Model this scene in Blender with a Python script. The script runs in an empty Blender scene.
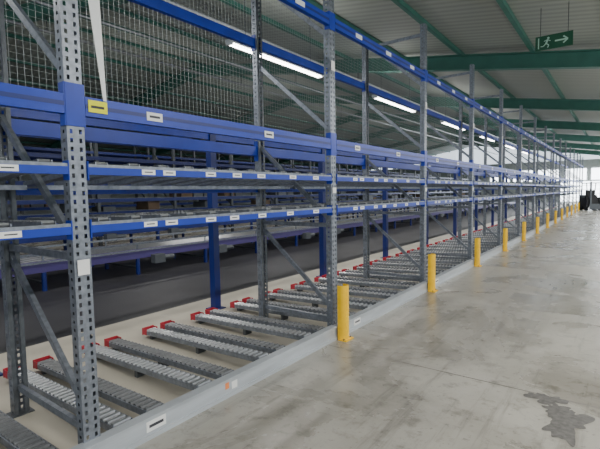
import bpy, math, random
from mathutils import Matrix, Vector
random.seed(4)
S=bpy.context.scene
C=S.collection
# ---------------------------------------------------------------- materials
def mat(name,col,rough=.5,metal=0.,var=0.,scale=8.,bump=0.,emit=None,es=0.,stretch=(1,1,1)):
    m=bpy.data.materials.new(name); m.use_nodes=True
    nt=m.node_tree; b=nt.nodes['Principled BSDF']
    b.inputs['Base Color'].default_value=(*col,1); b.inputs['Roughness'].default_value=rough
    b.inputs['Metallic'].default_value=metal
    if emit: b.inputs['Emission Color'].default_value=(*emit,1); b.inputs['Emission Strength'].default_value=es
    if var>0 or bump>0:
        tc=nt.nodes.new('ShaderNodeTexCoord'); mp=nt.nodes.new('ShaderNodeMapping'); mp.inputs['Scale'].default_value=stretch
        nt.links.new(tc.outputs['Object'],mp.inputs[0])
        n=nt.nodes.new('ShaderNodeTexNoise'); n.inputs['Scale'].default_value=scale; n.inputs['Detail'].default_value=5
        nt.links.new(mp.outputs[0],n.inputs['Vector'])
        r=nt.nodes.new('ShaderNodeValToRGB')
        r.color_ramp.elements[0].position=.3; r.color_ramp.elements[1].position=.7
        r.color_ramp.elements[0].color=(*[c*(1-var) for c in col],1)
        r.color_ramp.elements[1].color=(*[min(1,c*(1+var)) for c in col],1)
        nt.links.new(n.outputs['Fac'],r.inputs[0]); nt.links.new(r.outputs[0],b.inputs['Base Color'])
        if bump>0:
            bp=nt.nodes.new('ShaderNodeBump'); bp.inputs['Strength'].default_value=bump; bp.inputs['Distance'].default_value=.01
            nt.links.new(n.outputs['Fac'],bp.inputs['Height']); nt.links.new(bp.outputs[0],b.inputs['Normal'])
    return m
M={}
M['galv']=mat('galvanised_steel',(.23,.25,.285),.40,.55,.25,25)
M['galvd']=mat('galvanised_dark',(.10,.11,.12),.45,.5,.2,25)
M['roller']=mat('roller_steel',(.33,.34,.35),.30,.6,.15,30)
M['rollerd']=mat('roller_plastic_grey',(.15,.155,.16),.35,.2,.15,30)
M['channel']=mat('dark_channel',(.03,.03,.033),.6)
M['blue']=mat('blue_beam_paint',(.004,.034,.36),.36,.0,.12,6)
M['dblue']=mat('dark_blue_paint',(.006,.018,.15),.4)
M['white']=mat('white_label_paper',(.80,.80,.78),.6)
M['ink']=mat('label_print',(.04,.04,.05),.6)
M['yellow']=mat('yellow_guard_paint',(1.0,.55,.0),.4,0,.1,10)
M['ylabel']=mat('yellow_label',(.80,.78,.01),.6)
M['red']=mat('red_stop_paint',(.48,.02,.04),.45)
M['orange']=mat('orange_sticker',(.8,.25,.08),.6)
M['rail']=mat('floor_rail_paint',(.46,.49,.52),.4,.2,.15,5,0,stretch=(1,.3,3))
M['purple']=mat('purple_conveyor_paint',(.075,.055,.20),.45)
M['green']=mat('green_beam_paint',(.05,.18,.14),.5,0,.1,3)
M['sgreen']=mat('exit_sign_green',(.015,.10,.05),.4)
M['swhite']=mat('exit_sign_white',(.35,.55,.45),.5,emit=(.6,.9,.75),es=.08)
M['black']=mat('black_rubber',(.015,.015,.017),.6)
M['wall']=mat('wall_panel',(.38,.40,.39),.8,0,.1,2)
M['tube']=mat('fluorescent_tube',(1,1,1),.5,emit=(1,.98,.94),es=14)
M['win']=mat('daylight_window',(.9,.95,1),.3,emit=(.88,.95,1),es=8)
M['lampbody']=mat('lamp_body',(.7,.7,.7),.5)
M['card']=mat('cardboard',(.12,.08,.05),.8,0,.2,4)
M['bin']=mat('grey_bin',(.08,.09,.10),.6)
M['mesh']=mat('mesh_wire',(.50,.54,.52),.5,.2)
# ---------------------------------------------------------------- mesh builder
class B:
    def __init__(s): s.v=[];s.f=[];s.m=[];s.mats=[]
    def mi(s,k):
        if k not in s.mats: s.mats.append(k)
        return s.mats.index(k)
    def face(s,pts,k):
        n=len(s.v); s.v+=[tuple(p) for p in pts]; s.f.append(tuple(range(n,n+len(pts)))); s.m.append(s.mi(k))
    def box(s,x0,x1,y0,y1,z0,z1,k):
        s.hexa([(x0,y0,z0),(x1,y0,z0),(x1,y1,z0),(x0,y1,z0),(x0,y0,z1),(x1,y0,z1),(x1,y1,z1),(x0,y1,z1)],k)
    def hexa(s,p,k):
        n=len(s.v); s.v+=p; i=s.mi(k)
        for q in ((0,3,2,1),(4,5,6,7),(0,1,5,4),(1,2,6,5),(2,3,7,6),(3,0,4,7)):
            s.f.append(tuple(n+a for a in q)); s.m.append(i)
    def bar(s,a,b,w,h,k,up=(0,0,1)):
        a=Vector(a);b=Vector(b);d=(b-a).normalized();u=Vector(up)
        if abs(d.dot(u))>.98: u=Vector((1,0,0))
        sd=d.cross(u).normalized()*w/2; uu=sd.cross(d).normalized()*h/2
        s.hexa([tuple(a-sd-uu),tuple(a+sd-uu),tuple(b+sd-uu),tuple(b-sd-uu),tuple(a-sd+uu),tuple(a+sd+uu),tuple(b+sd+uu),tuple(b-sd+uu)],k)
    def cyl(s,a,b,r,k,seg=8,caps=True):
        a=Vector(a);b=Vector(b);d=(b-a).normalized();u=Vector((0,0,1)) if abs(d.z)<.9 else Vector((1,0,0))
        p=d.cross(u).normalized();q=d.cross(p); n=len(s.v);i=s.mi(k)
        for c in (a,b):
            for j in range(seg):
                t=2*math.pi*j/seg; s.v.append(tuple(c+(p*math.cos(t)+q*math.sin(t))*r))
        for j in range(seg):
            s.f.append((n+j,n+(j+1)%seg,n+seg+(j+1)%seg,n+seg+j)); s.m.append(i)
        if caps:
            s.f.append(tuple(n+j for j in range(seg))[::-1]); s.m.append(i)
            s.f.append(tuple(n+seg+j for j in range(seg))); s.m.append(i)
    def data(s,name):
        me=bpy.data.meshes.new(name); me.from_pydata(s.v,[],s.f)
        for k in s.mats: me.materials.append(M[k])
        me.polygons.foreach_set('material_index',s.m); me.update(); return me
def obj(name,data,parent=None,loc=(0,0,0),rot=(0,0,0)):
    o=bpy.data.objects.new(name,data); C.objects.link(o); o.location=loc; o.rotation_euler=rot
    if parent: o.parent=parent
    return o
def empty(name,loc=(0,0,0)):
    return obj(name,None,None,loc)
# ---------------------------------------------------------------- dimensions
BAY=2.75; Y0=1.235; K0=-2; K1=15
YS=[Y0+BAY*k for k in range(K0,K1+1)]
DEP=1.10; UH=4.2
ymin,ymax=YS[0],YS[-1]
def roofz(x): return 5.27+.16*(2.5-x) if x>-14 else 5.27+.16*16.5-.16*(-14-x)
# ---------------------------------------------------------------- FLOOR
def floor_mat():
    m=bpy.data.materials.new('polished_concrete'); m.use_nodes=True; nt=m.node_tree; b=nt.nodes['Principled BSDF']
    N=nt.nodes.new; L=nt.links.new
    tc=N('ShaderNodeTexCoord')
    n1=N('ShaderNodeTexNoise'); n1.inputs['Scale'].default_value=.9; n1.inputs['Detail'].default_value=9; n1.inputs['Roughness'].default_value=.62; n1.inputs['Distortion'].default_value=.6
    L(tc.outputs['Object'],n1.inputs['Vector'])
    r1=N('ShaderNodeValToRGB'); e=r1.color_ramp.elements
    e[0].position=.36; e[0].color=(.245,.23,.195,1); e[1].position=.62; e[1].color=(.385,.37,.325,1)
    L(n1.outputs['Fac'],r1.inputs[0])
    def layer(prev,scale,stretch,rot,lo,hi,dark,fac):
        mp=N('ShaderNodeMapping'); mp.inputs['Scale'].default_value=stretch; mp.inputs['Rotation'].default_value=(0,0,rot)
        L(tc.outputs['Object'],mp.inputs[0])
        n=N('ShaderNodeTexNoise'); n.inputs['Scale'].default_value=scale; n.inputs['Detail'].default_value=10; n.inputs['Roughness'].default_value=.7
        L(mp.outputs[0],n.inputs['Vector'])
        r=N('ShaderNodeValToRGB'); e=r.color_ramp.elements; e[0].position=lo; e[0].color=(*dark,1); e[1].position=hi; e[1].color=(1,1,1,1)
        L(n.outputs['Fac'],r.inputs[0])
        mx=N('ShaderNodeMix'); mx.data_type='RGBA'; mx.blend_type='MULTIPLY'; mx.inputs[0].default_value=fac
        L(prev,mx.inputs[6]); L(r.outputs[0],mx.inputs[7]); return mx.outputs[2]
    o=layer(r1.outputs[0],6,(1,1,1),0,.33,.48,(.55,.54,.52),.9)
    o=layer(o,2.2,(3.5,.25,1),.12,.36,.46,(.66,.65,.64),.8)
    o=layer(o,1.6,(9,.35,1),-.35,.30,.36,(.55,.55,.55),.8)
    o=layer(o,18,(1,1,1),0,.33,.41,(.45,.45,.45),.8)
    L(o,b.inputs['Base Color'])
    rr=N('ShaderNodeMapRange'); rr.inputs[1].default_value=.35; rr.inputs[2].default_value=.65; rr.inputs[3].default_value=.18; rr.inputs[4].default_value=.40
    L(n1.outputs['Fac'],rr.inputs[0]); L(rr.outputs[0],b.inputs['Roughness'])
    b.inputs['Specular IOR Level'].default_value=.6
    return m
M['floor']=floor_mat()
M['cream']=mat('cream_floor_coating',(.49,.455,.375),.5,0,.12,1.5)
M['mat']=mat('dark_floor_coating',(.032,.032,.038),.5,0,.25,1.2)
M['joint']=mat('floor_joint_filler',(.14,.13,.12),.7)
M['peel']=mat('worn_floor_patch',(.10,.095,.088),.55,0,.4,30)
fb=B()
def quad(b,x0,x1,y0,y1,z,k): b.face([(x0,y0,z),(x1,y0,z),(x1,y1,z),(x0,y1,z)],k)
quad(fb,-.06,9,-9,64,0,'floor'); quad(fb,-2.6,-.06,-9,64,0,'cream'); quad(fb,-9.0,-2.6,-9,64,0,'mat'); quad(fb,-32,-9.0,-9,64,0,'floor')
for y in (-2.3,3.72,9.7,15.7,21.7,27.7,33.7,39.7): quad(fb,.08,9,y,y+.010,.0015,'joint')
fl=obj('floor',fb.data('floor'))
def blob(b,cx,cy,r,sx,sy,seed,z=.002):
    rnd=random.Random(seed); pts=[]
    ph=[rnd.uniform(0,6.28) for _ in range(14)]; am=[.2,.17,.13,.1,.08,.07,.06,.05,.05,.045,.04,.04,.035,.03]
    for i in range(110):
        t=2*math.pi*i/110; rad=r*(1+sum(am[j]*math.sin((j+2)*t+ph[j]) for j in range(14)))
        pts.append((cx+rad*math.cos(t)*sx,cy+rad*math.sin(t)*sy,z))
    b.face(pts,'peel')
pb=B()
blob(pb,2.25,3.34,.12,.95,1.8,23); blob(pb,2.09,3.66,.09,1.2,1.1,8,.0022); blob(pb,2.18,3.52,.065,1.3,1.4,31,.0024)
obj('worn_floor_patch',pb.data('worn_floor_patch'))
# ---------------------------------------------------------------- CEILING
cm=bpy.data.materials.new('corrugated_roof'); cm.use_nodes=True; nt=cm.node_tree; b=nt.nodes['Principled BSDF']
tc=nt.nodes.new('ShaderNodeTexCoord'); w=nt.nodes.new('ShaderNodeTexWave'); w.bands_direction='Y'; w.inputs['Scale'].default_value=1.2
nt.links.new(tc.outputs['Object'],w.inputs['Vector'])
r=nt.nodes.new('ShaderNodeValToRGB'); r.color_ramp.elements[0].color=(.28,.31,.28,1); r.color_ramp.elements[1].color=(.37,.40,.365,1)
nt.links.new(w.outputs['Fac'],r.inputs[0]); nt.links.new(r.outputs[0],b.inputs['Base Color']); b.inputs['Roughness'].default_value=.6
bp=nt.nodes.new('ShaderNodeBump'); bp.inputs['Strength'].default_value=.3; nt.links.new(w.outputs['Fac'],bp.inputs['Height']); nt.links.new(bp.outputs[0],b.inputs['Normal'])
M['roof']=cm
cb=B()
for xa,xb in ((9,-14),(-14,-32)):
    za=roofz(xa) if xa!=-14 else roofz(-13.999); zb=roofz(xb) if xb!=-14 else roofz(-13.999)
    cb.hexa([(xb,-9,zb),(xa,-9,za),(xa,64,za),(xb,64,zb),(xb,-9,zb+.1),(xa,-9,za+.1),(xa,64,za+.1),(xb,64,zb+.1)],'roof')
for y in (33,41,49,57):
    for xa in (-4,1.0):
        xb=xa+3.2
        cb.hexa([(xa,y,roofz(xa)-.015),(xb,y,roofz(xb)-.015),(xb,y+2.6,roofz(xb)-.015),(xa,y+2.6,roofz(xa)-.015),(xa,y,roofz(xa)-.004),(xb,y,roofz(xb)-.004),(xb,y+2.6,roofz(xb)-.004),(xa,y+2.6,roofz(xa)-.004)],'win')
obj('ceiling',cb.data('ceiling'))
gb=B()
for y in (-2,6,14,22,30,38,46,54):
    for xa,xb in ((8.95,-14),(-14,-31.9)):
        za=roofz(xa)if xa!=-14 else roofz(-13.999); zb=roofz(xb)if xb!=-14 else roofz(-13.999)
        for (o0,o1,hw) in ((-.14,-.17,.12),(-.56,-.59,.12),(-.17,-.56,.012)):
            gb.hexa([(xb,y-hw,zb+o1),(xa,y-hw,za+o1),(xa,y+hw,za+o1),(xb,y+hw,zb+o1),(xb,y-hw,zb+o0),(xa,y-hw,za+o0),(xa,y+hw,za+o0),(xb,y+hw,zb+o0)],'green')
for x in [8.4-2*i for i in range(20)]:
    z=roofz(x)
    gb.box(x-.05,x+.05,-8.9,63.9,z-.14,z-.02,'green')
obj('roof_beam_frame',gb.data('roof_beam_frame'))
pp=B()
for x,dz,r in ((-2.6,.75,.03),(-5.2,.85,.05),(-8,1.0,.04),(-11,1.0,.05)):
    pp.cyl((x,-8.8,roofz(x)-dz),(x,63.5,roofz(x)-dz),r,'roller',8)
    for y in (-2,6,14,22,30,38,46,54): pp.bar((x,y,roofz(x)-dz),(x,y,roofz(x)-.5),.02,.02,'galvd')
obj('ceiling_pipes',pp.data('ceiling_pipes'))
# ---------------------------------------------------------------- WALLS
def wallbox(name,*a,k='wall'):
    b=B(); b.box(*a,k); return obj(name,b.data(name))
wallbox('wall_left',-32.2,-32,-9,64,0,5.1)
wb=B()
wb.box(9,9.2,-9,64,0,1.0,'wall'); wb.box(9,9.2,-9,64,3.6,4.35,'wall')
for i in range(15): wb.box(9,9.2,-9+i*5.2,-8.7+i*5.2,1.0,3.6,'wall')
obj('wall_right',wb.data('wall_right'))
wf=B(); wf.box(-32,9,64,64.2,0,5.2,'wall')
obj('wall_far',wf.data('wall_far'))
wk=B(); wk.box(-32,-6,-9.2,-9,0,5,'wall'); wk.box(-6,9,-9.2,-9,3.8,4.3,'wall'); obj('wall_back',wk.data('wall_back'))
wn=B()
for i in range(7):
    x=-12+i*2.9
    wn.box(x,x+2.4,63.93,63.99,2.7,4.1,'win')
    wn.box(x-.05,x+2.45,63.9,63.93,2.62,2.70,'lampbody'); wn.box(x+1.17,x+1.23,63.9,63.93,2.7,4.1,'lampbody')
obj('window_1',wn.data('window_1'))
dr=B(); dr.box(-3.6,4.0,63.92,63.99,0,2.5,'win')
for i in range(6): dr.box(-3.6,4.0,63.88,63.92,i*.5,i*.5+.05,'lampbody')
obj('door_1',dr.data('door_1'))
# ---------------------------------------------------------------- UPRIGHT
def upright_mesh():
    b=B(); W=.10; D=.075; pit=.05
    ycols=[(-.05,-.034,0),(-.034,-.018,1),(-.018,.018,0),(.018,.034,1),(.034,.05,0)]
    n=int(UH/pit)
    for i in range(n):
        z0=i*pit
        for (a,c,h) in ycols:
            if h:
                for (p,q) in ((z0,z0+.012),(z0+.038,z0+pit)): b.face([(0,a,p),(0,c,p),(0,c,q),(0,a,q)],'galv')
        for s in (-.05,.05):
            for (p,q,x0,x1) in ((z0,z0+.016,-.048,-.028),(z0+.034,z0+pit,-.048,-.028)):
                b.face([(x0,s,p),(x1,s,p),(x1,s,q),(x0,s,q)],'galv')
    for (a,c,h) in ycols:
        if not h: b.face([(0,a,0),(0,c,0),(0,c,UH),(0,a,UH)],'galv')
    for s in (-.05,.05):
        b.face([(-.028,s,0),(0,s,0),(0,s,UH),(-.028,s,UH)],'galv')
        b.face([(-D,s,0),(-.048,s,0),(-.048,s,UH),(-D,s,UH)],'galv')
        q=-.02 if s<0 else .02
        b.face([(-D,s,0),(-D,q,0),(-D,q,UH),(-D,s,UH)],'galvd')
    b.box(-.10,.02,-.075,.075,.0,.008,'galvd')
    return b.data('upright')
up=upright_mesh()
bb=B()
zz=.32
xf,xr=-.04,-(DEP-.04)
while zz<3.6:
    bb.bar((xf,0,zz),(xr,0,zz+.88),.03,.045,'galv'); zz+=.98
for z in (.20,1.25,4.05): bb.bar((xf,0,z),(xr,0,z),.03,.045,'galv')
brace=bb.data('frame_brace')
rack=empty('flow_rack')
for i,y in enumerate(YS):
    obj(f'upright_front_{i}',up,rack,(0,y,0))
    obj(f'upright_rear_{i}',up,rack,(-DEP,y,0),(0,0,math.pi))
    obj(f'frame_brace_{i}',brace,rack,(0,y,0))
bm=B()
a,c=.053,BAY-.053
def conn(z,h,s,k='blue'):
    for y0,y1 in ((.0,.052),(BAY-.052,BAY)):
        xx=.003 if s>0 else -DEP-.007
        bm.box(xx,xx+.004,y0,y1,z-h/2,z+h/2,k)
    for y0,y1 in ((.053,.058),(BAY-.058,BAY-.053)):
        x0=-.055 if s>0 else -DEP-.003
        bm.box(x0,x0+.06,y0,y1,z-h/2,z+h/2,k)
for z,h,hc in ((3.41,.10,.18),(2.125,.11,.24),):
    bm.box(-.045,.006,.06,BAY-.06,z-h/2,z+h/2,'blue'); bm.box(.006,.008,.06,BAY-.06,z-.012,z+.012,'dblue'); conn(z,hc,1)
    bm.box(-DEP-.006,-DEP+.045,.06,BAY-.06,z-h/2,z+h/2,'blue'); conn(z,hc,-1)
for z,rise in ((1.76,-.09),(1.42,-.02)):
    bm.box(-.03,.012,a+.006,c-.006,z-.028,z+.016,'blue')
    for y0 in (.053,BAY-.058): bm.box(-.055,.012,y0,y0+.005,z-.06,z+.05,'blue')
    bm.box(-.02,.008,a+.006,c-.006,z+.016,z+.034,'galv')
    bm.box(-DEP,-DEP+.04,a,c,z+rise-.045,z+rise+.005,'blue')
    bm.box(-.60,-.56,a,c,z+rise/2-.06,z+rise/2-.03,'galv')
    nt_=12
    zt=z+.034
    for j in range(nt_):
        yy=.16+j*(BAY-.32)/(nt_-1)
        for s in (-.036,.036): bm.bar((-.03,yy+s,zt),(-DEP+.02,yy+s,zt+rise),.005,.034,'galv')
        bm.bar((-.03,yy,zt-.015),(-DEP+.02,yy,zt+rise-.015),.07,.004,'channel' if z<1.5 else 'galv')
        for q in range(22):
            t=(q+.5)/22; x=-.03-(DEP-.05)*t; zc=zt+rise*t+.010
            bm.cyl((x,yy-.033,zc),(x,yy+.033,zc),.014,'roller',6,False)
rnd=random.Random(2)
for y in (.35,.62,.9,1.2,1.5,1.95,2.35):
    for z in (1.76,1.42):
        yy=y+rnd.uniform(-.06,.06)
        bm.box(.012,.0135,yy,yy+.10,z-.02,z+.014,'white'); bm.box(.0135,.014,yy+.02,yy+.08,z-.006,z+.001,'ink')
for y in (.46,1.62):
    bm.box(.0085,.011,y,y+.12,2.095,2.15,'white'); bm.box(.011,.0115,y+.02,y+.10,2.115,2.13,'ink')
for y in (.5,1.3,2.1): bm.box(.0085,.011,y,y+.15,3.385,3.435,'white')
bay=bm.data('bay_beams')
for i,y in enumerate(YS[:-1]): obj(f'bay_beams_{i}',bay,rack,(0,y,0))
rl=B()
rl.box(-.02,.05,ymin,ymax,.02,.15,'rail'); rl.box(.05,.062,ymin,ymax,.0,.03,'rail'); rl.box(.05,.062,ymin,ymax,.138,.15,'rail')
for y in YS[:-1]:
    for d in (.33,): rl.box(.0505,.054,y+d,y+d+.15,.05,.12,'white'); rl.box(.054,.0545,y+d+.02,y+d+.13,.075,.095,'ink')
rl.box(.0505,.052,2.27,2.31,.07,.12,'orange')
rl.box(.0505,.052,2.34,2.40,.05,.11,'white')
obj('floor_rail',rl.data('floor_rail'),rack)
tg=B()
tg.box(.0095,.012,Y0+.075,Y0+.19,2.095,2.165,'ylabel'); tg.box(.012,.0125,Y0+.09,Y0+.17,2.12,2.135,'ink')
tg.box(.008,.010,Y0-.035,Y0+.035,1.15,1.24,'white')
for y in YS[3:]: tg.box(.008,.010,y-.035,y+.035,1.60,1.66,'white')
for y in YS[3:]: tg.box(.008,.010,y-.035,y+.035,2.9,3.0,'white')
obj('upright_tags',tg.data('upright_tags'),rack)
# ---------------------------------------------------------------- floor roller lanes
ln=B(); LX0,LX1=-.03,-1.78; zf,zb=.13,.07
for c0 in (-.12,.12):
    for s in (-.066,.066): ln.bar((LX0,c0+s,zf-.006),(LX1,c0+s,zb-.006),.008,.045,'galv')
    ln.bar((LX0,c0,zf-.025),(LX1,c0,zb-.025),.13,.004,'channel')
    nr=28
    for q in range(nr):
        t=(q+.5)/nr; x=LX0+(LX1-LX0)*t; z=zf+(zb-zf)*t+.010
        ln.cyl((x,c0-.060,z),(x,c0+.060,z),.019,'rollerd' if c0>0 else 'roller',8,True)
    ln.box(LX1-.035,LX1-.025,c0-.073,c0+.073,zb-.04,zb+.04,'red')
    for s in (-.073,.067): ln.box(LX1-.035,LX1+.05,c0+s,c0+s+.006,zb-.03,zb+.035,'red')
    for x in (LX1+.1,-.9): ln.box(x-.02,x+.02,c0-.05,c0+.05,0,.07,'galvd')
lane=ln.data('roller_lane')
LP=.6875; y=ymin+.34; i=0
while y<ymax:
    obj(f'floor_roller_lane_{i}',lane,rack,(0,y,0)); y+=LP; i+=1
# ---------------------------------------------------------------- rear safety mesh
ms=B()
mx0=-DEP-.03
y=ymin; pitch=.05
while y<ymax:
    ms.cyl((mx0,y,2.28),(mx0,y,UH),.0016,'mesh',3,False); y+=pitch if y<12 else .15
z=2.28
while z<UH:
    ms.cyl((mx0-.003,ymin,z),(mx0-.003,ymax,z),.0016,'mesh',3,False); z+=pitch
obj('safety_mesh',ms.data('safety_mesh'),rack)
hs=B()
hs.hexa([(.014,1.40,2.17),(.014,1.42,2.17),(.016,1.42,2.17),(.016,1.40,2.17),(.014,1.33,2.80),(.014,1.405,2.80),(.016,1.405,2.80),(.016,1.33,2.80)],'white')
hs.box(.0145,.0155,1.367,1.369,2.79,3.37,'ink')
obj('hanging_paper_strip',hs.data('hanging_paper_strip'),rack)
# ---------------------------------------------------------------- yellow protectors
gd=B()
n=10; R=.065; H=.60; pr=[(-.03,-R),(.0,-R)]+[(R*1.0*math.sin(math.pi*j/n)+.0,-R*math.cos(math.pi*j/n)) for j in range(1,n)]+[(.0,R),(-.03,R)]
T=.86
inner=[(x*T-.004,yy*T) for x,yy in pr]
for A in (pr,inner):
    for j in range(len(A)-1):
        p,q=A[j],A[j+1]; gd.face([(p[0],p[1],.012),(q[0],q[1],.012),(q[0],q[1],H),(p[0],p[1],H)],'yellow')
for j in range(len(pr)-1):
    gd.face([(*pr[j],H),(*pr[j+1],H),(*inner[j+1],H),(*inner[j],H)],'yellow')
gd.box(-.02,.085,-.08,.08,0,.012,'yellow')
for s in (-.07,.07): gd.cyl((.05,s,.012),(.05,s,.024),.010,'galvd',6)
gm=gd.data('upright_protector')
for i,y in enumerate(YS[3:]): obj('upright_protector' if i==0 else f'upright_protector.{i:03d}',gm,None,(.10,y,0))
# ---------------------------------------------------------------- blue frame line behind rack
bf=B()
for y in YS:
    yy=y+.1
    bf.box(-2.10,-2.0,yy-.05,yy+.05,0.012,2.5,'dblue'); bf.box(-2.15,-1.95,yy-.1,yy+.1,0,.012,'dblue')
    bf.bar((-2.05,yy,2.45),(-3.4,yy,2.45),.06,.08,'dblue')
bf.box(-2.08,-2.02,ymin,ymax,2.36,2.46,'blue'); bf.box(-3.44,-3.38,ymin,ymax,2.36,2.46,'blue')
obj('picking_frame',bf.data('picking_frame'))
# ---------------------------------------------------------------- conveyors
def conveyor(name,x0,x1,zt,side):
    b=B()
    b.box(x0-.05,x0,ymin,ymax+6,zt-.17,zt+.02,side); b.box(x1,x1+.05,ymin,ymax+6,zt-.17,zt+.02,side)
    b.box(x1+.05,x1+.07,ymin,ymax+6,zt-.02,zt+.015,'galv')
    for x in (x0-.02,x1+.02): b.box(x-.012,x+.012,ymin,ymax+6,zt+.12,zt+.16,'galv')
    y=ymin+.1
    while y<ymax+6:
        b.cyl((x0,y,zt-.035),(x1,y,zt-.035),.035,'roller',8,False); y+=.11 if y<20 else .2
    y=ymin+.3; r=random.Random(3)
    while y<ymax+6:
        for x in (x0-.03,x1+.03):
            b.box(x-.03,x+.03,y-.03,y+.03,0,zt-.17,'dblue'); b.box(x-.01,x+.01,y-.015,y+.015,zt,zt+.13,'galv')
        b.box(x0,x1,y-.02,y+.02,.12,.16,'galvd')
        if r.random()<.4:
            b.box(x1+.05,x1+.20,y+.3,y+.55,zt-.30,zt-.12,'bin'); b.cyl((x1+.12,y+.55,zt-.21),(x1+.12,y+.80,zt-.21),.06,'galvd',10)
        y+=1.8
    return obj(name,b.data(name))
conveyor('roller_conveyor',-6.6,-5.45,.50,'purple')
conveyor('roller_conveyor.001',-8.5,-7.3,.85,'dblue')
# ---------------------------------------------------------------- background storage racks
def storage(name,x0,levels,top,dens):
    e=empty(name); b=B()
    for y in YS+[YS[-1]+BAY*j for j in (1,2,3)]:
        for x in (x0,x0-1.1): b.box(x-.04,x+.04,y-.045,y+.045,0,top,'galvd')
        for j in range(int(top)): b.bar((x0,y,.2+j),(x0-1.1,y,1.1+j),.03,.04,'galvd')
    for z in levels:
        for x in (x0+.02,x0-1.12): b.box(x-.025,x+.025,ymin,ymax+8,z-.06,z+.05,'dblue')
        for j in range(11): b.box(x0-1.1+j*.1,x0-1.04+j*.1,ymin,ymax+8,z+.05,z+.06,'galv')
    obj('frame',b.data('frame'),e)
    g=B(); r=random.Random(int(-x0*7))
    for z in levels[:-1]:
        y=ymin+.1
        while y<ymax+7:
            w_=r.uniform(.35,.6); h=r.uniform(.12,.3)
            if r.random()<dens: g.box(x0-.75,x0-.06,y,y+w_,z+.06,z+.06+h,r.choice(['card','bin','bin','bin','galvd']))
            y+=w_+.06
    obj('stored_boxes',g.data('stored_boxes'),e)
storage('storage_rack',-10.0,(.7,1.1,1.5,2.0,2.75),3.6,.3)
storage('storage_rack.001',-15.5,(.5,1.2,1.9,2.7,3.5),4.5,.5)
# ---------------------------------------------------------------- exit sign
SX,SY,SZ=1.30,10.6,4.68
es=empty('exit_sign',(SX,SY,SZ)); sb=B()
sb.box(-.34,.34,-.02,.02,-.145,.145,'sgreen')
f=-.024
def st(x0,x1,z0,z1): sb.box(x0,x1,f,f+.004,z0,z1,'swhite')
sb.cyl((-.10,f,.085),(-.10,f+.004,.085),.022,'swhite',10)
def sbar(p,q,w): sb.bar((p[0],f+.001,p[1]),(q[0],f+.001,q[1]),w,.003,'swhite',up=(0,1,0))
sbar((-.11,.06),(-.14,-.02),.035); sbar((-.14,-.02),(-.09,-.06),.02); sbar((-.09,-.06),(-.11,-.11),.018)
sbar((-.14,-.02),(-.19,-.07),.02); sbar((-.19,-.07),(-.24,-.07),.018); sbar((-.11,.05),(-.06,.02),.015); sbar((-.12,.05),(-.18,.03),.015)
sbar((.02,0),(.24,0),.03); sbar((.25,0),(.17,.07),.028); sbar((.25,0),(.17,-.07),.028)
st(-.29,-.27,-.11,.11)
ct=roofz(SX)-SZ
for x in (-.25,.25): sb.bar((x,0,.145),(x,0,ct-.05),.012,.012,'galvd')
obj('sign_panel',sb.data('sign_panel'),es)
# ---------------------------------------------------------------- lamps
lm=B(); lm.box(-.09,.09,0,3.4,0,.07,'lampbody')
for s in (-.045,.045): lm.cyl((s,.05,-.02),(s,3.35,-.02),.018,'tube',8)
for s in (.05,3.35): lm.box(-.08,.08,s-.03,s,-.04,0,'lampbody')
lmm=lm.data('lamp')
cnt=0
def lamp(x,y,z,e,upw=.4):
    global cnt
    n='fluorescent_lamp' if cnt==0 else f'fluorescent_lamp.{cnt:03d}'; cnt+=1
    o=empty(n,(x,y,z)); obj('fixture',lmm,o)
    hb=B()
    for yy in (.5,2.9): hb.bar((0,yy,.07),(0,yy,roofz(x)-z-.01),.01,.01,'galvd')
    obj('hanger',hb.data('hanger'),o)
    l=bpy.data.lights.new('tube_light','AREA'); l.shape='RECTANGLE'; l.size=.16; l.size_y=3.3; l.energy=e; l.color=(1,.97,.92)
    obj('tube_light',l,o,(0,1.7,-.06))
    if upw>0:  # extra upward fill, added to brighten the ceiling
        l=bpy.data.lights.new('ceiling_fill_light','AREA'); l.shape='RECTANGLE'; l.size=.16; l.size_y=3.3; l.energy=e*upw; l.color=(1,.97,.92)
        obj('ceiling_fill_light',l,o,(0,1.7,.09),(math.pi,0,0))
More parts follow.
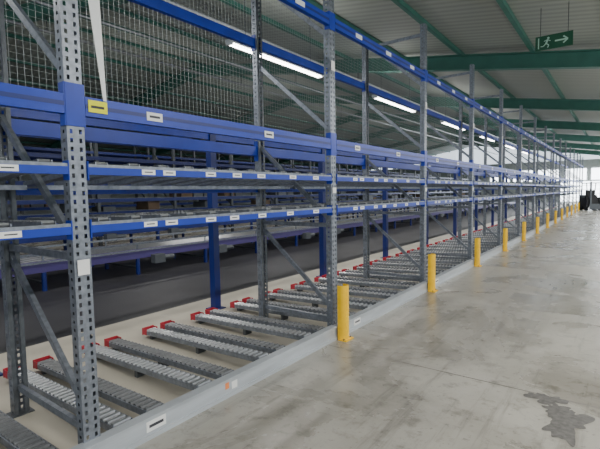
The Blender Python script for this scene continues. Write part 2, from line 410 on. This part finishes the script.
for y in (-3,3,9,15,21,27,33,40,47,54): lamp(4.2,y,4.0,250,.17)  # unseen aisle row, added outside the view to light the rack front
for y in (-.5,6.4,12.9,19.5,26,32.5,39): lamp(-4.0,y,4.70,130,.22)
for y in (1,9,17,25,33): lamp(-12.8,y,5.0,90,.25)
# ---------------------------------------------------------------- forklift far in the aisle
fk=B()
fk.box(-.5,.5,-.2,1.1,.25,.95,'black'); fk.box(-.48,.48,.7,1.2,.3,1.15,'bin'); fk.box(-.3,.3,.1,.55,.95,1.05,'black'); fk.box(-.3,.3,.55,.65,1.0,1.5,'black')
for x in (-.45,.45):
    fk.bar((x,-.15,.9),(x,.05,2.0),.05,.05,'black'); fk.bar((x,1.05,1.1),(x,.85,2.0),.05,.05,'black')
    fk.box(x*.7-.05,x*.7+.05,-.42,-.30,.08,2.1,'galvd')
    for yy,r in ((.05,.28),(.9,.24)): fk.cyl((x-.08,yy,r),(x+.08,yy,r),r,'black',16)
    fk.box(x*.5-.05,x*.5+.05,-1.4,-.42,.05,.10,'galvd')
fk.box(-.5,.5,.05,.9,1.98,2.04,'black')
fk.box(-.42,.42,-.46,-.42,.1,.5,'galvd')
fk.box(-.35,.35,-.42,-.2,.3,.5,'black')
obj('forklift',fk.data('forklift'),None,(.95,38,0),(0,0,.4))
# ---------------------------------------------------------------- world, camera
w=bpy.data.worlds.new('overcast'); S.world=w; w.use_nodes=True
w.node_tree.nodes['Background'].inputs[0].default_value=(.80,.90,1,1); w.node_tree.nodes['Background'].inputs[1].default_value=1.9
cam=bpy.data.cameras.new('camera'); co=bpy.data.objects.new('camera',cam); C.objects.link(co)
cam.sensor_width=36; cam.sensor_fit='HORIZONTAL'; cam.lens=430/600*36; cam.clip_start=.05; cam.clip_end=200
th=math.radians(36.66)
co.matrix_world=Matrix.Translation((2.5,0,1.6))@Matrix.Rotation(th,4,'Z')@Matrix.Rotation(math.radians(90-4.1),4,'X')@Matrix.Rotation(math.radians(-1.0),4,'Z')
S.camera=co
